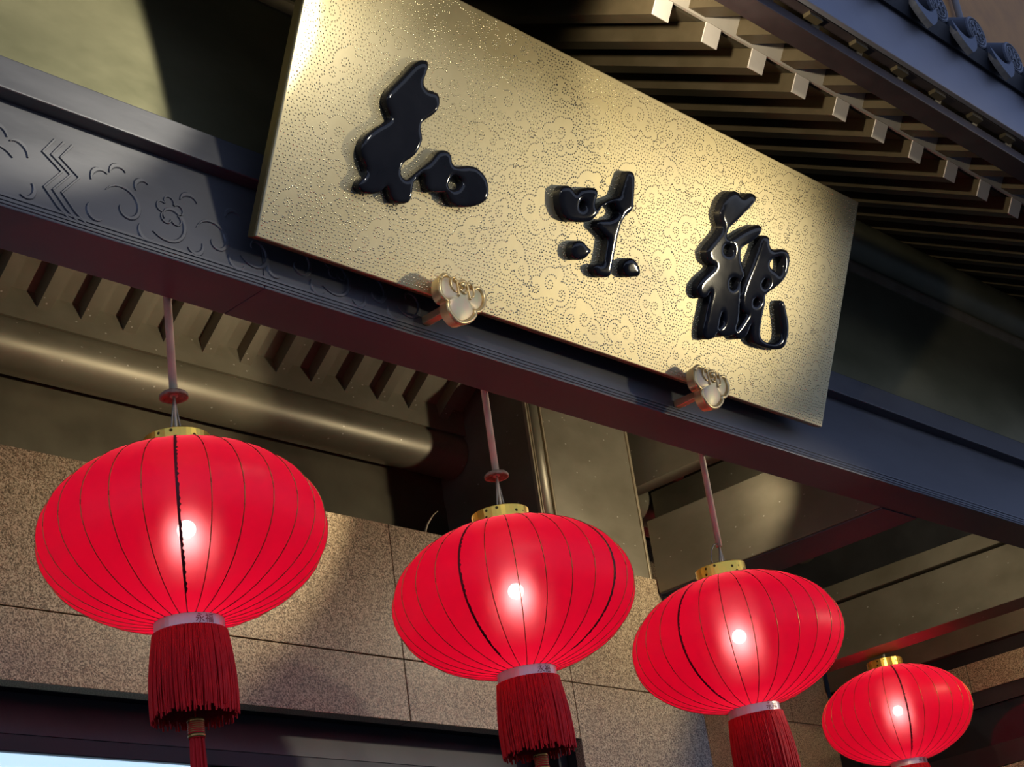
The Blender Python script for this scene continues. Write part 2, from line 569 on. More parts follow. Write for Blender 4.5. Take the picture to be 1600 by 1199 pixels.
for k in range(3):
    dx = 0.024 * k
    pts = [(2.109 + dx, 3.952), (2.074 + dx, 3.907), (2.124 + dx, 3.868), (2.074 + dx, 3.812), (2.108 + dx, 3.772), (2.14 + dx, 3.745)]
    part_of(beam, relief(pts, 0.009, 'x', beam), 'chevron_line', M['carving'])
scr = MB()


def arc_pts(cx, cz, r0, r1, a0, a1, n=16):
    return [(cx + (r0 + (r1 - r0) * i / n) * cos(a0 + (a1 - a0) * i / n), cz + (r0 + (r1 - r0) * i / n) * sin(a0 + (a1 - a0) * i / n)) for i in range(n + 1)]


def add_relief(mb, other):
    mb.add(other.v, other.f)


def leafw(w):
    return lambda t: w * (0.25 + 1.5 * sin(pi * min(1, t * 1.02)) * (1 - t * 0.5))


def scroll_group(x0, flip=1):
    def P(pts):
        return [(x0 + flip * (p[0] - x0), p[1]) for p in pts]
    # large stem and curls, leaves and a flower head
    add_relief(scr, relief(P(arc_pts(x0 + .10, 3.83, .062, .012, 2.6, -3.4, 22)), leafw(.011), '', beam))
    add_relief(scr, relief(P(arc_pts(x0 + .23, 3.835, .070, .014, -2.4, 3.2, 22)), leafw(.011), '', beam))
    add_relief(scr, relief(P(arc_pts(x0 + .37, 3.82, .060, .012, 2.8, -3.0, 22)), leafw(.011), '', beam))
    add_relief(scr, relief(P(arc_pts(x0 + .50, 3.83, .060, .012, -2.6, 3.0, 22)), leafw(.011), '', beam))
    for (cx, cz, r, a0, a1) in [(.04, 3.885, .035, 3.4, 1.0), (.09, 3.915, .03, 3.2, .6), (.16, 3.90, .028, 3.6, .9), (.165, 3.78, .03, 2.6, 5.6), (.30, 3.785, .03, .4, -2.6), (.30, 3.90, .032, 3.0, .4), (.44, 3.78, .03, 2.8, 5.8), (.44, 3.90, .03, 3.2, .5), (.56, 3.90, .03, 3.1, .6), (.02, 3.79, .03, 2.4, 5.2)]:
        add_relief(scr, relief(P(arc_pts(x0 + cx, cz, r, r * .7, a0, a1, 10)), leafw(.012), '', beam))
    for k in range(5):
        a = 2 * pi * k / 5 + .4
        add_relief(scr, relief(P(arc_pts(x0 + .235 + .026 * cos(a), 3.86 + .026 * sin(a), .016, .014, a - 2, a + 2, 8)), .006, '', beam))


scroll_group(2.20)
scroll_group(2.745)
scroll_group(2.04, -1)
sc = part_of(beam, scr, 'carved_scrollwork', M['carving'])
sc['kind'] = 'stuff'

# ------------------------------------------------------------------ frieze panel and outer purlin above the beam
fr = MB().box(XL, XR, 3.10, 3.16, Z_TRIM1, 4.732).build('wall_frieze', M['patina'])
tag(fr, 'greenish bronze frieze panel above the beam, behind the sign', 'panel', kind='structure')
sp = MB().prism_x([(3.094, 4.69), (3.11, 4.69), (3.11, 4.732), (3.082, 4.732), (3.082, 4.722)], XL, XR).build('purlin_rim', M['bronze_edge'], fr)  # lighter metal paints in the strip of light along the rim
pc = [(3.115 + 0.105 * cos(a), 4.84 + 0.105 * sin(a)) for a in [2 * pi * i / 32 for i in range(32)]]
p2 = MB()
p2.add([(XL, y, z) for y, z in pc] + [(XR, y, z) for y, z in pc], [(i, (i + 1) % 32, 32 + (i + 1) % 32, 32 + i) for i in range(32)], True)
p2.add([(XL, y, z) for y, z in pc] + [(XR, y, z) for y, z in pc], [tuple(range(32))[::-1], tuple(range(32, 64))])
po2 = p2.build('eave_purlin', M['patina'])
tag(po2, 'round bronze purlin above the frieze that carries the eave rafters', 'purlin')

# ------------------------------------------------------------------ eave: rafters, boards, fascia, tiles
eave = empty('tiled_eave', (5.0, 2.3, 4.5))
tag(eave, 'overhanging eave with two tiers of rafters, blue grey fascia and dark roof tiles', 'roof')
INV = Matrix.Translation(-eave.location)
SL = 0.58
nrm = Vector((0, -SL, 1)).normalized()
dirv = Vector((0, 1, SL)).normalized()


def sloped(mb, y0, z0, L, w, h, skew=False, d=dirv, n=nrm):
    vs_ = []
    for s_ in (0, L):
        for (dx, hh) in ((-w / 2, 0), (w / 2, 0), (w / 2, h), (-w / 2, h)):
            p = Vector((dx, y0, z0)) + d * s_ + n * hh
            vs_.append(p)
    return mb.add(vs_, [(3, 2, 1, 0), (4, 5, 6, 7), (0, 1, 5, 4), (1, 2, 6, 5), (2, 3, 7, 6), (3, 0, 4, 7)])


def inst_e(name, me, x):
    o = inst(name, me, eave, (x, 0, 0))
    o.matrix_parent_inverse = INV
    return o


RW, RH = 0.071, 0.060
YE, ZE = 2.304, 4.4965
raf_me = sloped(MB(), YE + 0.004, ZE + 0.0023, 1.55, RW, RH).mesh('rafter', M['rafter'])
cap_me = sloped(MB(), YE, ZE, 0.004, RW, RH).mesh('rafter_end', M['rafter_end'])
d2 = Vector((0, 1, 0.55)).normalized()
n2 = Vector((0, -0.55, 1)).normalized()
fly_me = sloped(MB(), 2.06, 4.462 - 0.040 * 0.55, 0.29, RW + .006, RH, False, d2, n2).mesh('flying_rafter', M['rafter'])
stub_me = MB().box(-.032, .032, 2.008, 2.033, 4.470, 4.50).mesh('rafter_stub', M['rafter'])
x = 3.659 - 0.0355 - 0.2282 * 10
xi = 0
while x < XR:
    r_ = inst_e('rafter', raf_me, x)
    c_ = inst('rafter_end', cap_me, r_, (0, 0, 0))
    inst_e('flying_rafter', fly_me, x + 0.1395)
    inst_e('rafter_stub', stub_me, x + 0.125 + random.uniform(-.012, .012))
    x += 0.2282


def part_e(mb, name, mat, bevel=0.0):
    o = mb.build(name, mat, eave, bevel)
    o.matrix_parent_inverse = INV
    return o


def slope_slab(y0, z0, L, h0, h1, d, n):
    p = [Vector((0, y0, z0)) + d * s_ + n * hh for s_, hh in ((0, h0), (L, h0), (L, h1), (0, h1))]
    return MB().prism_x([(q.y, q.z) for q in p], XL, XR)


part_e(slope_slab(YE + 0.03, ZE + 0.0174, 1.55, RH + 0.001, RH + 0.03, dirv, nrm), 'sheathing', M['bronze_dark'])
part_e(slope_slab(YE - 0.002, ZE - 0.001, 0.016, RH + 0.001, RH + 0.10, dirv, nrm), 'eave_board', M['eave_board'])
part_e(slope_slab(2.06, 4.462 - 0.040 * 0.55, 0.30, RH + 0.001, RH + 0.03, d2, n2), 'sheathing', M['bronze_dark'])
part_e(slope_slab(2.0, 4.62, 2.0, 0.06, 0.11, dirv, nrm), 'roof_deck', M['tile'])
part_e(MB().box(XL, XR, 2.035, 2.108, 4.430, 4.466), 'eave_batten', M['dark_wood'], 0.003)
part_e(MB().box(XL, XR, 2.0045, 2.034, 4.482, 4.60), 'gap_board', M['dark_wood'])  # added dark strip standing in for the shade inside the open gap
part_e(MB().box(XL, XR, 1.985, 2.003, 4.483, 4.80), 'fascia', M['fascia'], 0.003)

# roof tiles along the eave: round caps with emblem and drip tiles between
TP = 0.2475
YT = 1.95
RT = 0.060
tile_n = Vector((0, -1, 0))
cap_prof = MB()
seg = 24
L_t = 0.55
ringv = []
for s_ in (0, L_t):
    for k in range(seg):
        a = 2 * pi * k / seg
        ringv.append((RT * cos(a), YT + s_ * dirv.y * 1.0, 4.774 + RT * sin(a) + s_ * dirv.z))
cap_prof.add(ringv, [(k, (k + 1) % seg, seg + (k + 1) % seg, seg + k) for k in range(seg)], True)
cap_prof.add([ringv[k] for k in range(seg)], [tuple(range(seg))])
cap_mesh = cap_prof.mesh('round_tile', M['tile'])
disc = MB()
dv = [(0, YT - 0.006, 4.774)]
for rr, yy in ((RT * .98, YT - 0.0005), (RT * .98, YT - 0.007), (RT * .82, YT - 0.008), (RT * .78, YT - 0.004)):
    dv += [(rr * cos(2 * pi * k / seg), yy, 4.774 + rr * sin(2 * pi * k / seg)) for k in range(seg)]
fs = []
for q in range(3):
    for k in range(seg):
        a, b = 1 + q * seg + k, 1 + q * seg + (k + 1) % seg
        fs.append((a, b, b + seg, a + seg))
for k in range(seg):
    fs.append((1 + 3 * seg + k, 1 + 3 * seg + (k + 1) % seg, 0))
disc.add(dv, fs)
disc_mesh = disc.mesh('tile_face', M['tile_face'])
emb = MB()
for rr in (0.90, 0.70):
    emb.tube([(RT * rr * cos(2 * pi * k / 24), YT - 0.008, 4.774 + RT * rr * sin(2 * pi * k / 24)) for k in range(25)], 0.0022, 5)
for sx in (-1, 1):
    emb.tube([(sx * .012, YT - .008, 4.774 - .038), (sx * .012, YT - .008, 4.774 + .038)], 0.002, 5)
    emb.tube([(sx * .012, YT - .008, 4.774 + .018), (sx * .034, YT - .008, 4.774 + .030)], 0.002, 5)
    emb.tube([(sx * .012, YT - .008, 4.774 - .018), (sx * .034, YT - .008, 4.774 - .030)], 0.002, 5)
    emb.tube([(sx * .036, YT - .008, 4.774 + .014), (sx * .020, YT - .008, 4.774), (sx * .036, YT - .008, 4.774 - .014)], 0.002, 5)
emb.tube([(-.012, YT - .008, 4.774 + .012), (.012, YT - .008, 4.774 - .012)], 0.002, 5)
emb.tube([(-.012, YT - .008, 4.774 - .012), (.012, YT - .008, 4.774 + .012)], 0.002, 5)
emb_mesh = emb.mesh('emblem', M['emblem'])
# drip tile: concave top edge, tongue-shaped lower edge, behind it the pan tile
W2 = 0.074
top = [(-W2 + 2 * W2 * i / 12, 4.735 - 0.040 * (1 - (2 * i / 12 - 1) ** 2)) for i in range(13)]
bot = [(W2, 4.735), (W2 * .98, 4.715), (W2 * .84, 4.690), (W2 * .6, 4.668), (W2 * .35, 4.650), (0, 4.634), (-W2 * .35, 4.650), (-W2 * .6, 4.668), (-W2 * .84, 4.690), (-W2 * .98, 4.715)]
outl = top + bot[1:]
drip = MB()
n_ = len(outl)
cen = (0, 4.672)
dvv = [(px_, YT - 0.018 + (4.735 - pz) * -0.10, pz) for px_, pz in outl] + [(px_, YT + 0.004 + (4.735 - pz) * -0.10, pz) for px_, pz in outl]
drip.add(dvv, [(i, n_ + i, n_ + (i + 1) % n_, (i + 1) % n_) for i in range(n_)])
k0 = len(drip.v)
drip.add([(cen[0], YT - 0.024, cen[1])] + dvv[:n_], [(0, 1 + i, 1 + (i + 1) % n_) for i in range(n_)])
drip.add([(cen[0], YT + 0.0, cen[1])] + dvv[n_:], [(0, 1 + (i + 1) % n_, 1 + i) for i in range(n_)])
drip_mesh = drip.mesh('drip_tile', M['tile_face'])
pan = MB()
pv = []
for s_ in (0, L_t):
    for (px_, pz) in top:
        pv.append((px_, YT - 0.005 + s_ * dirv.y, pz + s_ * dirv.z))
for s_ in (0, L_t):
    for (px_, pz) in top:
        pv.append((px_, YT - 0.005 + s_ * dirv.y, pz - 0.014 + s_ * dirv.z))
fs = []
for i in range(12):
    fs.append((i, i + 1, 13 + i + 1, 13 + i))
    fs.append((26 + i + 1, 26 + i, 39 + i, 39 + i + 1))
    fs.append((i + 1, i, 26 + i, 26 + i + 1))
pan.add(pv, fs, True)
pan_mesh = pan.mesh('pan_tile', M['tile'])
x = 4.914 - TP * 12
while x < XR + 0.2:
    t_ = inst_e('round_tile', cap_mesh, x)
    f_ = inst('tile_face', disc_mesh, t_)
    inst('emblem', emb_mesh, t_)
    inst_e('pan_tile', pan_mesh, x - TP / 2)
    inst_e('drip_tile', drip_mesh, x - TP / 2)
    x += TP

# ------------------------------------------------------------------ the gilded sign
TILT = radians(25)
S0 = Vector((2.634, 2.973, 3.811))          # lower front corner
SW, SH, ST = 2.53, 0.817, 0.034
sign = empty('sign_board', S0)
tag(sign, 'gilded sign board with three black raised Chinese characters', 'sign')
SM = Matrix.Translation(S0) @ Matrix.Rotation(TILT, 4, 'X')      # local x right, y into the board, z up
sign.matrix_world = SM
UP = Vector((0, -sin(TILT), cos(TILT)))
NB = Vector((0, -cos(TILT), -sin(TILT)))


def child(mb, name, mat, root, bevel=0.0):
    return mb.build(name, mat, root, bevel)


child(MB().box(0, SW, 0.006, ST, 0, SH), 'board', M['sign_edge'], sign, 0.002)
child(MB().box(0.001, SW - 0.001, -0.002, 0.007, 0.001, SH - 0.001), 'gold_plate', M['gold_plate'], sign, 0.003)


def to_sign(p, off=0.0):
    q = on_plane(p, S0 + NB * off, NB) - S0
    return (q.x, q.dot(UP))


# punched dots: cloud motifs left smooth, outlined with dots, ground filled with dots
rng = random.Random(11)
lobes = []
dots = []
motifs = []
tries = 0
while len(motifs) < 78 and tries < 6000:
    tries += 1
    u, v = rng.uniform(0.06, SW - 0.06), rng.uniform(0.05, SH - 0.05)
    s_ = rng.uniform(0.75, 1.25)
    if any((u - a) ** 2 + ((v - b) * 1.25) ** 2 < (0.098 * (s_ + c) / 2 * 1.55) ** 2 for a, b, c in motifs):
        continue
    motifs.append((u, v, s_))
    fl_ = rng.choice((-1, 1))
    tl = rng.uniform(-.5, .5)

    def tr(a, b):
        a *= fl_ * s_
        b *= s_
        return (u + a * cos(tl) - b * sin(tl), v + a * sin(tl) + b * cos(tl))
    base = [(0, 0.012, .042), (-.045, -.008, .030), (.046, -.006, .032), (.012, -.030, .026), (-.080, -.022, .016), (-.105, -.034, .009), (.026, .040, .020)]
    mine = [(*tr(a, b), r * s_) for a, b, r in base]
    lobes += mine
    for (a, b, r) in mine:
        n = max(6, int(2 * pi * r / 0.0085))
        for k in range(n):
            p = (a + r * cos(2 * pi * k / n), b + r * sin(2 * pi * k / n))
            if all((p[0] - c) ** 2 + (p[1] - d) ** 2 > (rr * .985) ** 2 for c, d, rr in mine if (c, d, rr) != (a, b, r)):
                dots.append((p[0], p[1], 1.0))
    for (a, b, r) in mine[:4]:
        th, rad = rng.uniform(0, 6.28), r * .62
        while rad > .004:
            dots.append((a + rad * cos(th), b + rad * sin(th), .9))
            th += fl_ * .0085 / rad
            rad -= .0085 * .16
cell = {}


def cell_add(u, v):
    cell.setdefault((int(u / .012), int(v / .012)), []).append((u, v))


for (u, v, q) in dots:
    cell_add(u, v)
big = {}
for (a, b, r) in lobes:
    for i in range(int((a - r) / .06) - 1, int((a + r) / .06) + 2):
        for j in range(int((b - r) / .06) - 1, int((b + r) / .06) + 2):
            big.setdefault((i, j), []).append((a, b, r))
PITCH = .0118
row = 0
v = .012
while v < SH - .010:
    u = .012 + (PITCH / 2 if row % 2 else 0)
    while u < SW - .010:
        uu, vv = u + rng.uniform(-.0022, .0022), v + rng.uniform(-.0022, .0022)
        ok = all((uu - a) ** 2 + (vv - b) ** 2 > r * r for a, b, r in big.get((int(uu / .06), int(vv / .06)), []))
        if ok:
            ci, cj = int(uu / .012), int(vv / .012)
            for i in (ci - 1, ci, ci + 1):
                for j in (cj - 1, cj, cj + 1):
                    for (a, b) in cell.get((i, j), []):
                        if (uu - a) ** 2 + (vv - b) ** 2 < .0075 ** 2:
                            ok = False
        if ok:
            dots.append((uu, vv, .9))
        u += PITCH
    v += PITCH * .866
    row += 1
dm = MB()
HEX = [(cos(pi / 3 * k), sin(pi / 3 * k)) for k in range(6)]
for (u, v, q) in dots:
    if not (.008 < u < SW - .008 and .008 < v < SH - .008):
        continue
    r = .0028 * q
    vs_ = [(u + r * a, -.0018, v + r * b) for a, b in HEX] + [(u, -.0050, v)]
    dm.add(vs_, [(k, (k + 1) % 6, 6) for k in range(6)], True)
do = dm.build('punched_dots', M['gold_dots'], sign)
do['kind'] = 'stuff'

# characters traced as strokes of the calligraphy (pixel outlines in zoomed crops)


def crop(x0, y0, sc_, pts):
    return [(x0 + a / sc_, y0 + b / sc_) for a, b in pts]


C1 = dict(o=(540, 80, 4.6125), outer=[[(575, 72), (578, 110), (560, 170), (540, 215), (545, 255), (580, 290), (625, 295), (655, 320), (660, 370), (648, 420), (610, 460), (560, 490), (528, 515), (520, 560), (530, 600), (535, 640), (520, 680), (490, 740), (440, 775), (400, 800), (378, 840), (375, 890), (395, 920), (430, 935), (470, 905), (520, 860), (570, 820), (610, 790), (635, 755), (660, 725), (700, 718), (735, 735), (745, 770), (745, 805), (775, 840), (830, 835), (880, 830), (930, 845), (975, 885), (1000, 930), (1012, 985), (1010, 1040), (990, 1080), (930, 1110), (850, 1122), (790, 1118), (750, 1095), (725, 1050), (712, 1010), (680, 1015), (630, 1015), (590, 1010), (570, 980), (570, 940), (560, 890), (545, 868), (500, 905), (468, 945), (462, 1000), (458, 1050), (435, 1090), (390, 1097), (345, 1090), (318, 1060), (305, 1010), (290, 965), (262, 980), (240, 1010), (190, 1027), (130, 1022), (90, 1000), (78, 970), (95, 935), (140, 890), (150, 860), (130, 810), (105, 750), (100, 700), (115, 650), (150, 600), (200, 560), (260, 525), (310, 495), (320, 470), (295, 420), (280, 370), (285, 320), (320, 270), (380, 210), (440, 145), (490, 90), (530, 70)]],
          holes=[[(760, 885), (735, 915), (720, 950), (718, 985), (745, 1005), (780, 1005), (810, 985), (835, 950), (825, 920), (795, 895)]])
C2 = dict(o=(850, 250, 5.994), outer=[[(150, 260), (180, 245), (220, 250), (245, 275), (270, 315), (290, 325), (310, 290), (350, 270), (410, 265), (460, 270), (482, 300), (478, 330), (462, 370), (450, 410), (458, 450), (480, 468), (500, 440), (540, 405), (590, 380), (640, 358), (690, 340), (700, 325), (715, 280), (735, 220), (755, 150), (770, 110), (800, 110), (820, 130), (825, 200), (820, 300), (815, 380), (808, 465), (780, 490), (740, 520), (715, 560), (695, 600), (680, 650), (665, 720), (650, 800), (630, 900), (612, 990), (605, 1060), (590, 1092), (540, 1095), (490, 1085), (460, 1050), (445, 1010), (465, 980), (495, 985), (530, 990), (548, 960), (560, 900), (575, 820), (590, 720), (570, 715), (545, 695), (520, 660), (485, 640), (478, 600), (495, 570), (540, 565), (600, 565), (650, 540), (685, 510), (690, 480), (660, 455), (655, 420), (635, 395), (600, 400), (550, 420), (510, 450), (492, 480), (470, 515), (430, 560), (380, 575), (310, 578), (240, 570), (190, 550), (160, 510), (140, 460), (128, 400), (128, 330), (135, 285)],
                                     [(255, 790), (290, 765), (330, 760), (360, 785), (385, 825), (425, 850), (400, 875), (370, 910), (330, 932), (280, 928), (248, 905), (240, 860), (245, 820)],
                                     [(740, 950), (780, 925), (815, 930), (845, 965), (870, 1010), (880, 1055), (865, 1088), (820, 1085), (790, 1095), (750, 1085), (728, 1050), (725, 1000)]],
          holes=[[(310, 380), (340, 372), (368, 388), (378, 420), (368, 460), (335, 478), (308, 466), (302, 430)]])
C3 = dict(o=(1070, 280, 4.283), outer=[[(235, 185), (245, 150), (275, 110), (310, 85), (335, 85), (350, 105), (372, 130), (395, 115), (420, 98), (445, 100), (465, 128), (450, 155), (410, 200), (360, 250), (310, 295), (280, 325), (265, 360), (262, 395), (290, 410), (330, 385), (380, 350), (440, 320), (480, 308), (500, 320), (500, 345), (480, 375), (440, 410), (400, 435), (365, 455), (355, 490), (355, 540), (370, 590), (385, 630), (380, 655), (362, 665), (355, 700), (356, 760), (350, 830), (348, 900), (340, 960), (325, 990), (326, 1020), (308, 1045), (260, 1050), (215, 1045), (205, 1025), (215, 995), (245, 970), (250, 930), (248, 890), (235, 880), (225, 910), (215, 960), (200, 1020), (185, 1055), (160, 1070), (120, 1068), (108, 1050), (112, 1000), (125, 930), (140, 860), (155, 790), (165, 745), (150, 750), (135, 790), (95, 795), (75, 770), (72, 720), (90, 680), (130, 640), (170, 605), (195, 575), (150, 560), (135, 520), (130, 480), (160, 440), (200, 390), (235, 345), (245, 310), (228, 280), (220, 230)],
                                      [(515, 380), (545, 385), (550, 410), (548, 440), (560, 470), (590, 480), (640, 470), (675, 485), (685, 530), (680, 590), (660, 650), (630, 690), (580, 730), (530, 765), (515, 790), (522, 830), (510, 870), (500, 920), (490, 980), (485, 1040), (495, 1072), (530, 1096), (580, 1106), (615, 1090), (636, 1060), (638, 1000), (628, 920), (620, 850), (622, 815), (645, 815), (660, 880), (675, 950), (678, 1020), (665, 1085), (645, 1130), (600, 1138), (540, 1128), (480, 1108), (440, 1090), (430, 1050), (435, 980), (430, 960), (415, 1000), (395, 1050), (370, 1068), (330, 1065), (320, 1045), (335, 1005), (370, 960), (400, 910), (420, 892), (395, 895), (370, 880), (360, 840), (362, 790), (372, 740), (400, 660), (430, 590), (460, 510), (485, 440), (500, 390)]],
          holes=[[(245, 445), (275, 430), (305, 445), (315, 475), (300, 510), (265, 512), (240, 490)], [(285, 665), (315, 650), (345, 665), (350, 690), (330, 730), (300, 745), (278, 720)],
                 [(590, 520), (640, 510), (650, 560), (640, 620), (615, 650), (595, 620), (560, 600), (545, 570), (560, 545)], [(500, 690), (525, 655), (550, 675), (550, 710), (520, 735), (495, 715)], [(440, 810), (465, 785), (490, 800), (490, 830), (460, 855), (435, 840)]])


def smooth_loop(pts, it=2):
    for _ in range(it):
        q = []
        n = len(pts)
        for i in range(n):
            a, b = pts[i], pts[(i + 1) % n]
            q += [(a[0] * .75 + b[0] * .25, a[1] * .75 + b[1] * .25), (a[0] * .25 + b[0] * .75, a[1] * .25 + b[1] * .75)]
        pts = q
    return pts


def puffy(loops, depth, name, mat, parent, voxel=0.0036, iters=26):
    """closed outlines (u, v) -> raised piece with rounded shoulders lying on local y = 0"""
    cu = bpy.data.curves.new('outline', 'CURVE')
    cu.dimensions = '2D'
    cu.fill_mode = 'BOTH'
    cu.extrude = depth
    for lp in loops:
        sp_ = cu.splines.new('POLY')
        sp_.points.add(len(lp) - 1)
        for p, (a, b) in zip(sp_.points, lp):
            p.co = (a, b, 0, 1)
        sp_.use_cyclic_u = True
    co = bpy.data.objects.new('outline', cu)
    COL.objects.link(co)
    dg = bpy.context.evaluated_depsgraph_get()
    me = bpy.data.meshes.new_from_object(co.evaluated_get(dg))
    bpy.data.objects.remove(co)
    tmp = bpy.data.objects.new(name, me)
    COL.objects.link(tmp)
    md = tmp.modifiers.new('r', 'REMESH')
    md.mode = 'VOXEL'
    md.voxel_size = voxel
    md2 = tmp.modifiers.new('s', 'SMOOTH')
    md2.factor = 0.5
    md2.iterations = iters
    md3 = tmp.modifiers.new('d', 'DISPLACE')
    md3.strength = 0.003
    md3.mid_level = 0
    dg = bpy.context.evaluated_depsgraph_get()
    me2 = bpy.data.meshes.new_from_object(tmp.evaluated_get(dg))
    bpy.data.objects.remove(tmp)
    me2.transform(Matrix.Rotation(pi / 2, 4, 'X'))      # (u, v, h) -> (u, -h, v)
    me2.name = name
    me2.materials.clear()
    me2.materials.append(mat)
    me2.polygons.foreach_set('use_smooth', [True] * len(me2.polygons))
    o = bpy.data.objects.new(name, me2)
    COL.objects.link(o)
    o.parent = parent
    return o


labs = ['black raised character at the scroll-carved end of the beam', 'black raised character with two separate dots', 'black raised tall character with two tangled halves']
for C, lb in zip((C1, C2, C3), labs):
    loops = [smooth_loop([to_sign(p, 0.018) for p in crop(*C['o'], lp)], 1) for lp in C['outer'] + C['holes']]
    o = puffy(loops, 0.030, 'character', M['lacquer'], sign)
    o['label'] = lb


# ------------------------------------------------------------------ cloud-shaped brackets under the sign
BR = [(335, 300), (350, 245), (410, 205), (475, 228), (515, 290), (530, 330), (560, 290), (600, 305), (630, 370), (665, 335), (720, 322), (765, 350), (785, 430), (825, 400), (870, 420), (885, 490), (920, 440), (990, 438), (1050, 500), (1088, 600), (1078, 720), (1030, 800), (960, 838), (905, 815), (935, 870), (900, 930), (830, 992), (740, 1018), (650, 1008), (570, 935), (500, 835), (462, 720), (480, 640), (430, 630), (375, 570), (338, 480), (328, 380)]
YK = 2.905


def bracket(px, label):
    pts = [on_y(p, YK) for p in crop(650, 400, 9.99, BR)]
    cx = sum(p.x for p in pts) / len(pts)
    cz = sum(p.z for p in pts) / len(pts)
    loc = on_y(px, YK)
    r = empty('sign_bracket', loc)
    tag(r, label, 'bracket', 'cloud brackets that hold up the sign')
    lp = smooth_loop([(p.x - cx, p.z - cz) for p in pts], 1)
    mb = MB()
    n = len(lp)
    mb.add([(a, 0.004, b) for a, b in lp] + [(a * .94, 0.034, b * .94) for a, b in lp], [(i, (i + 1) % n, n + (i + 1) % n, n + i) for i in range(n)], True)
    mb.add([(a, 0.004, b) for a, b in lp] + [(0, 0.004, 0)], [((i + 1) % n, i, n) for i in range(n)])
    mb.add([(a * .94, 0.034, b * .94) for a, b in lp] + [(0, 0.034, 0)], [(i, (i + 1) % n, n) for i in range(n)])
    mb.build('plate', M['gilt'], r)
    MB().tube([(a * .93, 0.002, b * .93) for a, b in lp] + [(lp[0][0] * .93, .002, lp[0][1] * .93)], .0066, 8).build('rim', M['gilt'], r)
    s_ = 0.001
    # domed inlay filling the rim
    dome = MB()
    ring = len(lp)
    vv = []
    for rad, hh in ((.84, 0), (.74, .004), (.5, .009), (.25, .011), (.02, .012)):
        vv += [(a * rad, .003 - hh, b * rad) for a, b in lp]
    fs = []
    for q in range(4):
        for k in range(ring):
            fs.append((q * ring + (k + 1) % ring, q * ring + k, (q + 1) * ring + k, (q + 1) * ring + (k + 1) % ring))
    dome.add(vv, fs, True)
    d_ = dome.build('inlay', M['mother_of_pearl'], r)
    d_['label'] = 'iridescent shell inlay'
    for sx in (-1, 1):
        MB().tube([(sx * (.030 + .015 * cos(t)), -.008, .020 + .022 * sin(t)) for t in [-1.9 + 4.6 * i / 16 for i in range(17)]], .0036, 7, taper=[.6 + .4 * sin(pi * i / 16) for i in range(17)]).build('scroll', M['gilt'], r)
        MB().tube([(sx * (.020 + .002 * t), -.008 - .003 * t, .036 - .050 * t) for t in [i / 8 for i in range(9)]], .003, 7).build('scroll', M['gilt'], r)
        mbs = MB()
        mbs.lathe([(.001, -.006), (.005, -.003), (.006, 0), (.005, .003), (.001, .006)], 10, True, (sx * .026, -.008, .034))
        mbs.build('bud', M['gilt'], r)
    cb = MB()
    cb.lathe([(.001, -.012), (.009, -.007), (.011, 0), (.008, .007), (.001, .011)], 12, True, (0, -.009, .026))
    cb.build('bud', M['gilt'], r)
    MB().tube([(-.016, -.008, .014), (-.007, -.011, .003), (.0, -.012, .0), (.007, -.011, .003), (.016, -.008, .014)], .004, 8).build('scroll', M['gilt'], r)
    # arm back to the beam under the lower edge of the board
    MB().box(-.013, .013, .03, YF - YK, -.030, -.006).build('arm', M['gilt'], r, .003)
    return r


bracket((721, 461), 'gilded cloud-shaped bracket under the sign below the first character')
bracket((1111, 599), 'gilded cloud-shaped bracket under the sign below the third character')

# ------------------------------------------------------------------ cross beams of the porch
cb1 = empty('cross_beam', (6.04, 3.8, ZS))
part_of(cb1, MB().box(5.906, 6.179, YR + .002, 4.335, ZS + .002, 4.05), 'beam_body', M['bronze'], .004)
part_of(cb1, MB().box(5.915, 6.17, YR + .002, 4.335, ZS - .003, ZS + .003), 'soffit', M['beam'])
tag(cb1, 'deep bronze cross beam running from the main beam to the column', 'beam')

tie = MB().prism_x([(3.45, 4.258), (4.64, 4.258), (4.64, 4.50), (3.70, 5.20), (3.45, 5.12)], 6.0, 6.10).build('tie_panel', M['bronze'])
tag(tie, 'bronze panel high above the deep cross beam beside the column', 'panel')
tie2 = MB().box(6.45, 6.62, 3.3, 4.68, 4.26, 4.40).build('tie_beam', M['bronze'])
tag(tie2, 'slim bronze tie beam behind the deep cross beam', 'beam')
st = MB()
prs = [(0.075 * cos(2 * pi * i / 20), 0.075 * sin(2 * pi * i / 20)) for i in range(20)]
st.add([(6.7 + a, 3.9, 4.47 + b) for a, b in prs] + [(6.7 + a, 4.6, 4.47 + b) for a, b in prs], [((i + 1) % 20, i, 20 + i, 20 + (i + 1) % 20) for i in range(20)], True)
st.add([(6.7 + a, 3.9, 4.47 + b) for a, b in prs] + [(6.7 + a, 4.6, 4.47 + b) for a, b in prs], [tuple(range(20)), tuple(range(20, 40))[::-1]])
so = st.build('stub_purlin', M['bronze_dark'])
tag(so, 'short round dark purlin end above the deep cross beam', 'purlin')

cb2 = empty('side_beam', (7.94, 4.4, 3.747))
part_of(cb2, MB().box(7.85, 8.04, YR + .002, 5.49, 3.747, 4.02), 'beam_section', M['bronze'], .003)
part_of(cb2, MB().box(7.822, 8.04, YR + .002, 5.49, 4.03, 4.118), 'trim_bar', M['bronze'], .003)
part_of(cb2, MB().box(7.87, 8.03, YR + .002, 5.49, 4.118, 5.0), 'upper_panel', M['black'])
tag(cb2, 'bronze side beam with trim bar spanning deep into the porch above the end lantern', 'beam')

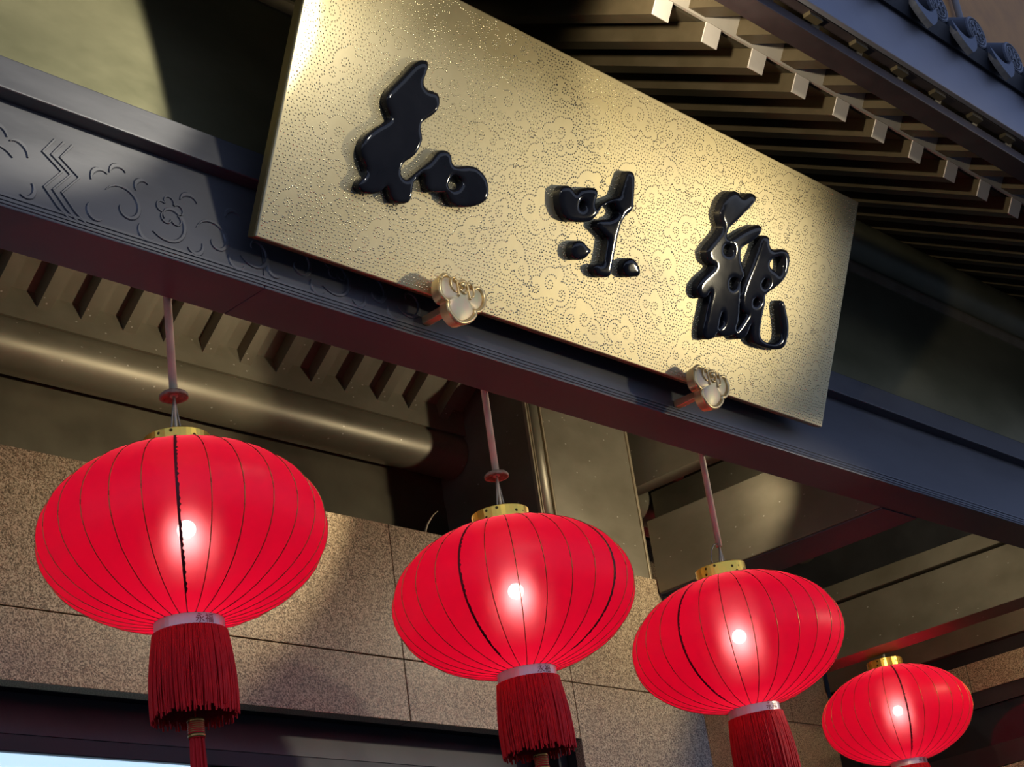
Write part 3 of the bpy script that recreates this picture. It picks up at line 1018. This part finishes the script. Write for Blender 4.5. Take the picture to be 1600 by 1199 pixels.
# ------------------------------------------------------------------ recess beyond the column
wr = MB().box(6.08, 9.2, 5.54, 5.7, 0, 4.62).build('wall_recess', M['black'])
tag(wr, 'brown granite wall at the back of the recess beyond the column', 'wall', kind='structure')
xx = [6.08, 6.86, 7.70, 8.54, 8.95]
zz = [0, .55, 1.1, 1.65, 2.2, 2.75, 3.22, 3.675, 4.13, 4.6]
for i in range(4):
    for j in range(len(zz) - 1):
        if zz[j + 1] < 2.0:
            continue
        MB().box(xx[i] + .002, xx[i + 1] - .002, 5.5 + random.uniform(0, .0015), 5.54, zz[j] + .002, zz[j + 1] - .002).build('granite_slab', M['granite'], wr, .002)
ws = MB().box(8.99, 9.2, 3.0, 5.5, 0, 4.12).build('wall_side', M['black'])
tag(ws, 'granite side wall with dark glazed opening beyond the end lantern', 'wall', kind='structure')
for a, b in ((3.0, 3.9), (3.9, 4.60), (4.60, 5.46)):
    MB().box(8.95, 8.99, a + .002, b - .002, 3.632, 3.79).build('granite_slab', M['granite'], ws, .002)
    MB().box(8.95, 8.99, a + .002, b - .002, 2.3, 3.21).build('granite_slab', M['granite'], ws, .002)
MB().box(8.955, 8.99, 3.0, 5.46, 3.545, 3.630).build('head_rail', M['black'], ws)
MB().box(8.97, 8.99, 3.0, 5.40, 3.335, 3.543).build('dark_glass', M['lacquer'], ws)
MB().box(8.955, 8.99, 3.0, 5.40, 3.215, 3.333).build('head_rail', M['black'], ws)
MB().box(8.94, 8.99, 5.40, 5.495, 0, 3.63).build('jamb', M['black'], ws)
MB().box(8.92, 8.99, 3.0, 5.46, 3.868, 3.988).build('bronze_strip', M['bronze'], ws)
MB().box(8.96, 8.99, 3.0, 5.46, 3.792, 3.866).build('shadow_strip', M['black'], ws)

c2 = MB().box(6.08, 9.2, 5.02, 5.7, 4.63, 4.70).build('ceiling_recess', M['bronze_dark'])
tag(c2, 'flat dark bronze ceiling over the recess', 'ceiling', kind='structure')

# ------------------------------------------------------------------ facade above the porch
wu = MB().box(-8, 34, 7.0, 7.4, 0, 24).build('wall_facade', M['brown_render'])
tag(wu, 'plain brown building facade rising behind the tiled eave', 'wall', kind='structure')
dp = MB().tube([(17.17, 6.93, 2), (17.17, 6.93, 22)], .04, 14)
for z in range(3, 22, 3):
    dp.tube([(17.17, 6.93, z), (17.17, 6.93, z + .08)], .052, 14)
dpo = dp.build('drainpipe', M['pipe'])
tag(dpo, 'thin grey drainpipe on the brown facade above the roof tiles', 'pipe')

# ------------------------------------------------------------------ lanterns
R_, B_ = 0.35, 0.224
RC = 0.084                                   # cap radius
ZC = B_ * sqrt(1 - (RC / R_) ** 2)           # where the body meets the caps
NR = 28


def lantern_profile(n=26):
    t0 = math.asin(ZC / B_)
    return [(R_ * cos(-t0 + 2 * t0 * i / n), B_ * sin(-t0 + 2 * t0 * i / n)) for i in range(n + 1)]


prof = lantern_profile()
shade = MB()
SEG = NR * 4
vs_ = []
for i in range(SEG):
    a = 2 * pi * i / SEG
    ph = (i % 4) / 4.0
    sag = 1 - 0.0085 * sin(pi * ph)
    for (r, z) in prof:
        k = 1 - (1 - sag) * min(1, (r - RC) / (R_ - RC) * 1.6)
        vs_.append((r * k * cos(a), r * k * sin(a), z))
n = len(prof)
fs = []
for i in range(SEG):
    j = (i + 1) % SEG
    for k in range(n - 1):
        fs.append((i * n + k, j * n + k, j * n + k + 1, i * n + k + 1))
shade.add(vs_, fs, True)
shade_me = shade.mesh('silk_shade', M['silk'])
rib_l = MB().tube([(r + .0006, 0, z) for r, z in lantern_profile(20)], .0013, 5).mesh('gold_rib', M['rib_gold'])
# ragged seam beside one rib
sm_ = MB()
sv, sf = [], []
rs = random.Random(3)
pf = lantern_profile(90)
for i, (r, z) in enumerate(pf):
    w = (.004 + .006 * abs(sin(i * 1.7)) * rs.uniform(.3, 1)) if 8 < i < 84 else .002
    sv += [((r + .0022) * 1, -.0015, z), ((r + .0022), w - .001, z)]
for i in range(len(pf) - 1):
    sf.append((2 * i, 2 * i + 1, 2 * i + 3, 2 * i + 2))
sm_.add(sv, sf)
seam_me = sm_.mesh('fabric_seam', M['seam'])
capm = MB().lathe([(.0005, .002), (RC, .0), (RC * 1.0, .042), (RC * .97, .044), (RC * .95, .042), (RC * .94, .004)], 40, False)
cap_me = capm.mesh('top_cap', M['gold_foil'])
spider = MB()
for k in range(3):
    a = 2 * pi * k / 3
    spider.tube([(RC * .95 * cos(a), RC * .95 * sin(a), .034), (0, 0, .034)], .003, 6)
spider_me = spider.mesh('cap_spider', M['wire'])
collar_me = MB().lathe([(RC * .9, -.034), (RC, -.034), (RC * 1.0, -.002), (RC * .98, .002), (.0005, .001)], 40, False).mesh('bottom_collar', M['collar'])


def text_on_collar():
    cu = bpy.data.curves.new('txt', 'FONT')
    cu.body = '永福'
    cu.size = .024
    cu.align_x = 'CENTER'
    to = bpy.data.objects.new('txt', cu)
    COL.objects.link(to)
    dg = bpy.context.evaluated_depsgraph_get()
    me = bpy.data.meshes.new_from_object(to.evaluated_get(dg))
    bpy.data.objects.remove(to)
    for v_ in me.vertices:
        a = v_.co.x / RC
        rr = RC + .0006
        v_.co = (rr * sin(a), -rr * cos(a), v_.co.y - .027)
    me.materials.clear()
    me.materials.append(M['print_red'])
    return me


txt_me = text_on_collar()


def fringe_mesh(seed, layers, length, r_top, r_bot, count, mat, name, jitter=.012):
    rg = random.Random(seed)
    mb = MB()
    for L in range(layers):
        for k in range(count):
            a = 2 * pi * (k + rg.uniform(-.5, .5)) / count
            ln = length * (1 - .05 * L) + rg.uniform(-jitter, jitter * .6)
            rt_, rb = r_top - .003 * L, r_bot - .003 * L + rg.uniform(-.004, .004)
            da = rg.uniform(-.05, .05)
            pts = []
            for q in range(5):
                t = q / 4
                r = rt_ + (rb - rt_) * sin(t * pi / 2) + (0.003 * sin(t * pi) if q else 0)
                aa = a + da * t * t + rg.uniform(-.012, .012)
                pts.append((r * cos(aa), r * sin(aa), -ln * t))
            mb.tube(pts, .0021, 4, True, False)
    return mb.mesh(name, mat)


fringe_me = fringe_mesh(5, 2, .205, .088, .099, 190, M['thread'], 'fringe')
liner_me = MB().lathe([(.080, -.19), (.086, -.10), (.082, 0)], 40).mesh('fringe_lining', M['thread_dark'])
tas = MB()
rg = random.Random(9)
for k in range(90):
    a, q = 2 * pi * rg.random(), sqrt(rg.random())
    r0, r1 = .016 * q, .024 * q
    ln = .34 + rg.uniform(-.015, .015)
    tas.tube([(r0 * cos(a), r0 * sin(a), 0), ((r0 + r1) / 2 * cos(a), (r0 + r1) / 2 * sin(a), -ln * .35), (r1 * cos(a + .1), r1 * sin(a + .1), -ln)], .0026, 4, True, False)
tassel_me = tas.mesh('tassel_threads', M['thread'])
kn = MB().lathe([(.004, .024), (.0185, .022), (.0195, .018), (.0195, -.022), (.0185, -.026), (.004, -.027)], 20, True)
knob_me = kn.mesh('tassel_head', M['thread'])
bands = MB()
for z in (.017, -.019):
    bands.lathe([(.0198, -.0045), (.0208, -.003), (.0208, .003), (.0198, .0045)], 20, True, (0, 0, z))
for z in (-.010, -.005, .0, .005, .010):
    bands.lathe([(.0195, -.0012), (.0201, 0), (.0195, .0012)], 20, True, (0, 0, z))
band_me = bands.mesh('gold_band', M['rib_gold'])
bulb_me = MB().lathe([(.0005 + .022 * sin(pi * i / 10), -.022 * cos(pi * i / 10)) for i in range(11)], 16).mesh('bulb', M['bulb'])
cord_l = MB().tube([(0, 0, 0), (0, 0, .26)], .0022, 5).mesh('tassel_cord', M['thread'])


def make_lantern(loc, scale, tilt, spin, seams, tassel_drop, label, seam_dir=1):
    r = empty('red_lantern', loc, tilt)
    r.scale = (scale,) * 3
    tag(r, label, 'lantern', 'red silk lanterns under the gate')
    inst('silk_shade', shade_me, r, rot=(0, 0, spin))
    for k in range(NR):
        inst('gold_rib', rib_l, r, rot=(0, 0, spin + 2 * pi * k / NR))
    for k in seams:
        inst('fabric_seam', seam_me, r, rot=(0, 0, spin + 2 * pi * k / NR))
    c = inst('top_cap', cap_me, r, (0, 0, ZC - .004), (0, 0, spin))
    inst('cap_spider', spider_me, c)
    b = inst('bottom_collar', collar_me, r, (0, 0, -ZC + .004))
    t_ = inst('printed_words', txt_me, b, rot=(0, 0, radians(-12)))
    f = inst('fringe', fringe_me, r, (0, 0, -ZC - .028), (0, 0, spin))
    f['kind'] = 'stuff'
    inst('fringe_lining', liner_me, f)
    ta = inst('tassel', knob_me, r, (0, 0, -ZC - tassel_drop))
    inst('gold_band', band_me, ta)
    tt = inst('tassel_threads', tassel_me, ta, (0, 0, -.024))
    tt['kind'] = 'stuff'
    inst('tassel_cord', cord_l, ta, (0, 0, .02), scale=(1, 1, max(.05, (tassel_drop - .02) / .26)))
    inst('bulb', bulb_me, r, (.006, -.006, .018))
    return r


def rod(loc_top, length, washer, label, loose=False, hook=True, g=.046):
    r = empty('hanging_rod', loc_top)
    tag(r, label, 'rod', 'rods the lanterns hang on')
    MB().tube([(0, 0, 0), (0, 0, -length)], .0105, 12).build('pole', M['steel'], r)
    if washer:
        MB().lathe([(.011, .006), (.030, .006), (.036, 0), (.036, -.008), (.030, -.008), (.026, -.002), (.008, 0)], 28).build('washer', M['rust'], r).location = (0, 0, -length + .004)
    if hook:
        for sx, rr in ((-1, .0026), (1, .0026)):
            MB().tube([(0, 0, -length + .004), (sx * .008, 0, -length - g * .4), (sx * .014, 0, -length - g * .7), (sx * .016, 0, -length - g)], rr, 6).build('hook_wire', M['wire'], r)
        MB().tube([(0, 0, -length), (0, 0, -length - g)], .004, 6).build('hook_stem', M['steel'], r)
    if loose:
        MB().tube([(0, 0, -length + .012), (-.03, 0, -length + .002), (-.05, 0, -length - .02), (-.056, 0, -length - .045), (-.062, 0, -length - .055), (-.058, 0, -length - .068), (-.03, 0, -length - .066)], .0022, 6).build('loose_wire', M['wire'], r)
    return r


YL = 3.244


def az_to_cam(loc):
    return math.atan2(-loc[1], -loc[0])


def place(center, scale, tilt, rib_deg, seams, drop, label):
    """rib_deg: bearing of rib 0 from the line of sight"""
    return make_lantern(center, scale, tilt, az_to_cam(center) + radians(rib_deg), seams, drop, label)


def rod_for(center, scale, z_top, z_end, washer, label, loose=False):
    rod((center[0], center[1], z_top), z_top - z_end, washer, label, loose, True, z_end - (center[2] + scale * (ZC + .034)))


L1 = (2.560, YL, 3.092)
L2 = (3.726, YL, 3.088)
L3 = (4.800, YL, 3.072)
L4 = (8.090, 4.595, 3.443)
place(L1, 0.99, (0, 0, 0), -1.3, [0], .255, 'glowing red silk lantern hanging below the scroll-carved end of the beam')
place(L2, 1.0, (0, radians(-2.0), 0), 3.0, [26, 4], .255, 'glowing red silk lantern hanging in front of the bronze column')
place(L3, 1.0, (0, radians(-4.5), 0), -4.0, [26], .255, 'glowing red silk lantern hanging in front of the granite corner by the deep cross beam')
place(L4, 1.096, (0, radians(-2), 0), 8.0, [0], .255, 'glowing red silk lantern hanging apart beneath the side beam with trim bar')
rod_for(L1, 0.99, 4.95, 3.462, True, 'thin steel rod with rusty round washer holding the lantern below the carved scrolls')
rod_for(L2, 1, 4.95, 3.462, True, 'thin steel rod with dull washer in front of the bronze column')
rod_for(L3, 1, 4.95, 3.405, False, 'thin steel rod with loose curled wire and no washer beside the deep cross beam', True)
rod_for(L4, 1.096, 5.0, 3.78, False, 'thin steel rod half hidden behind the side beam')
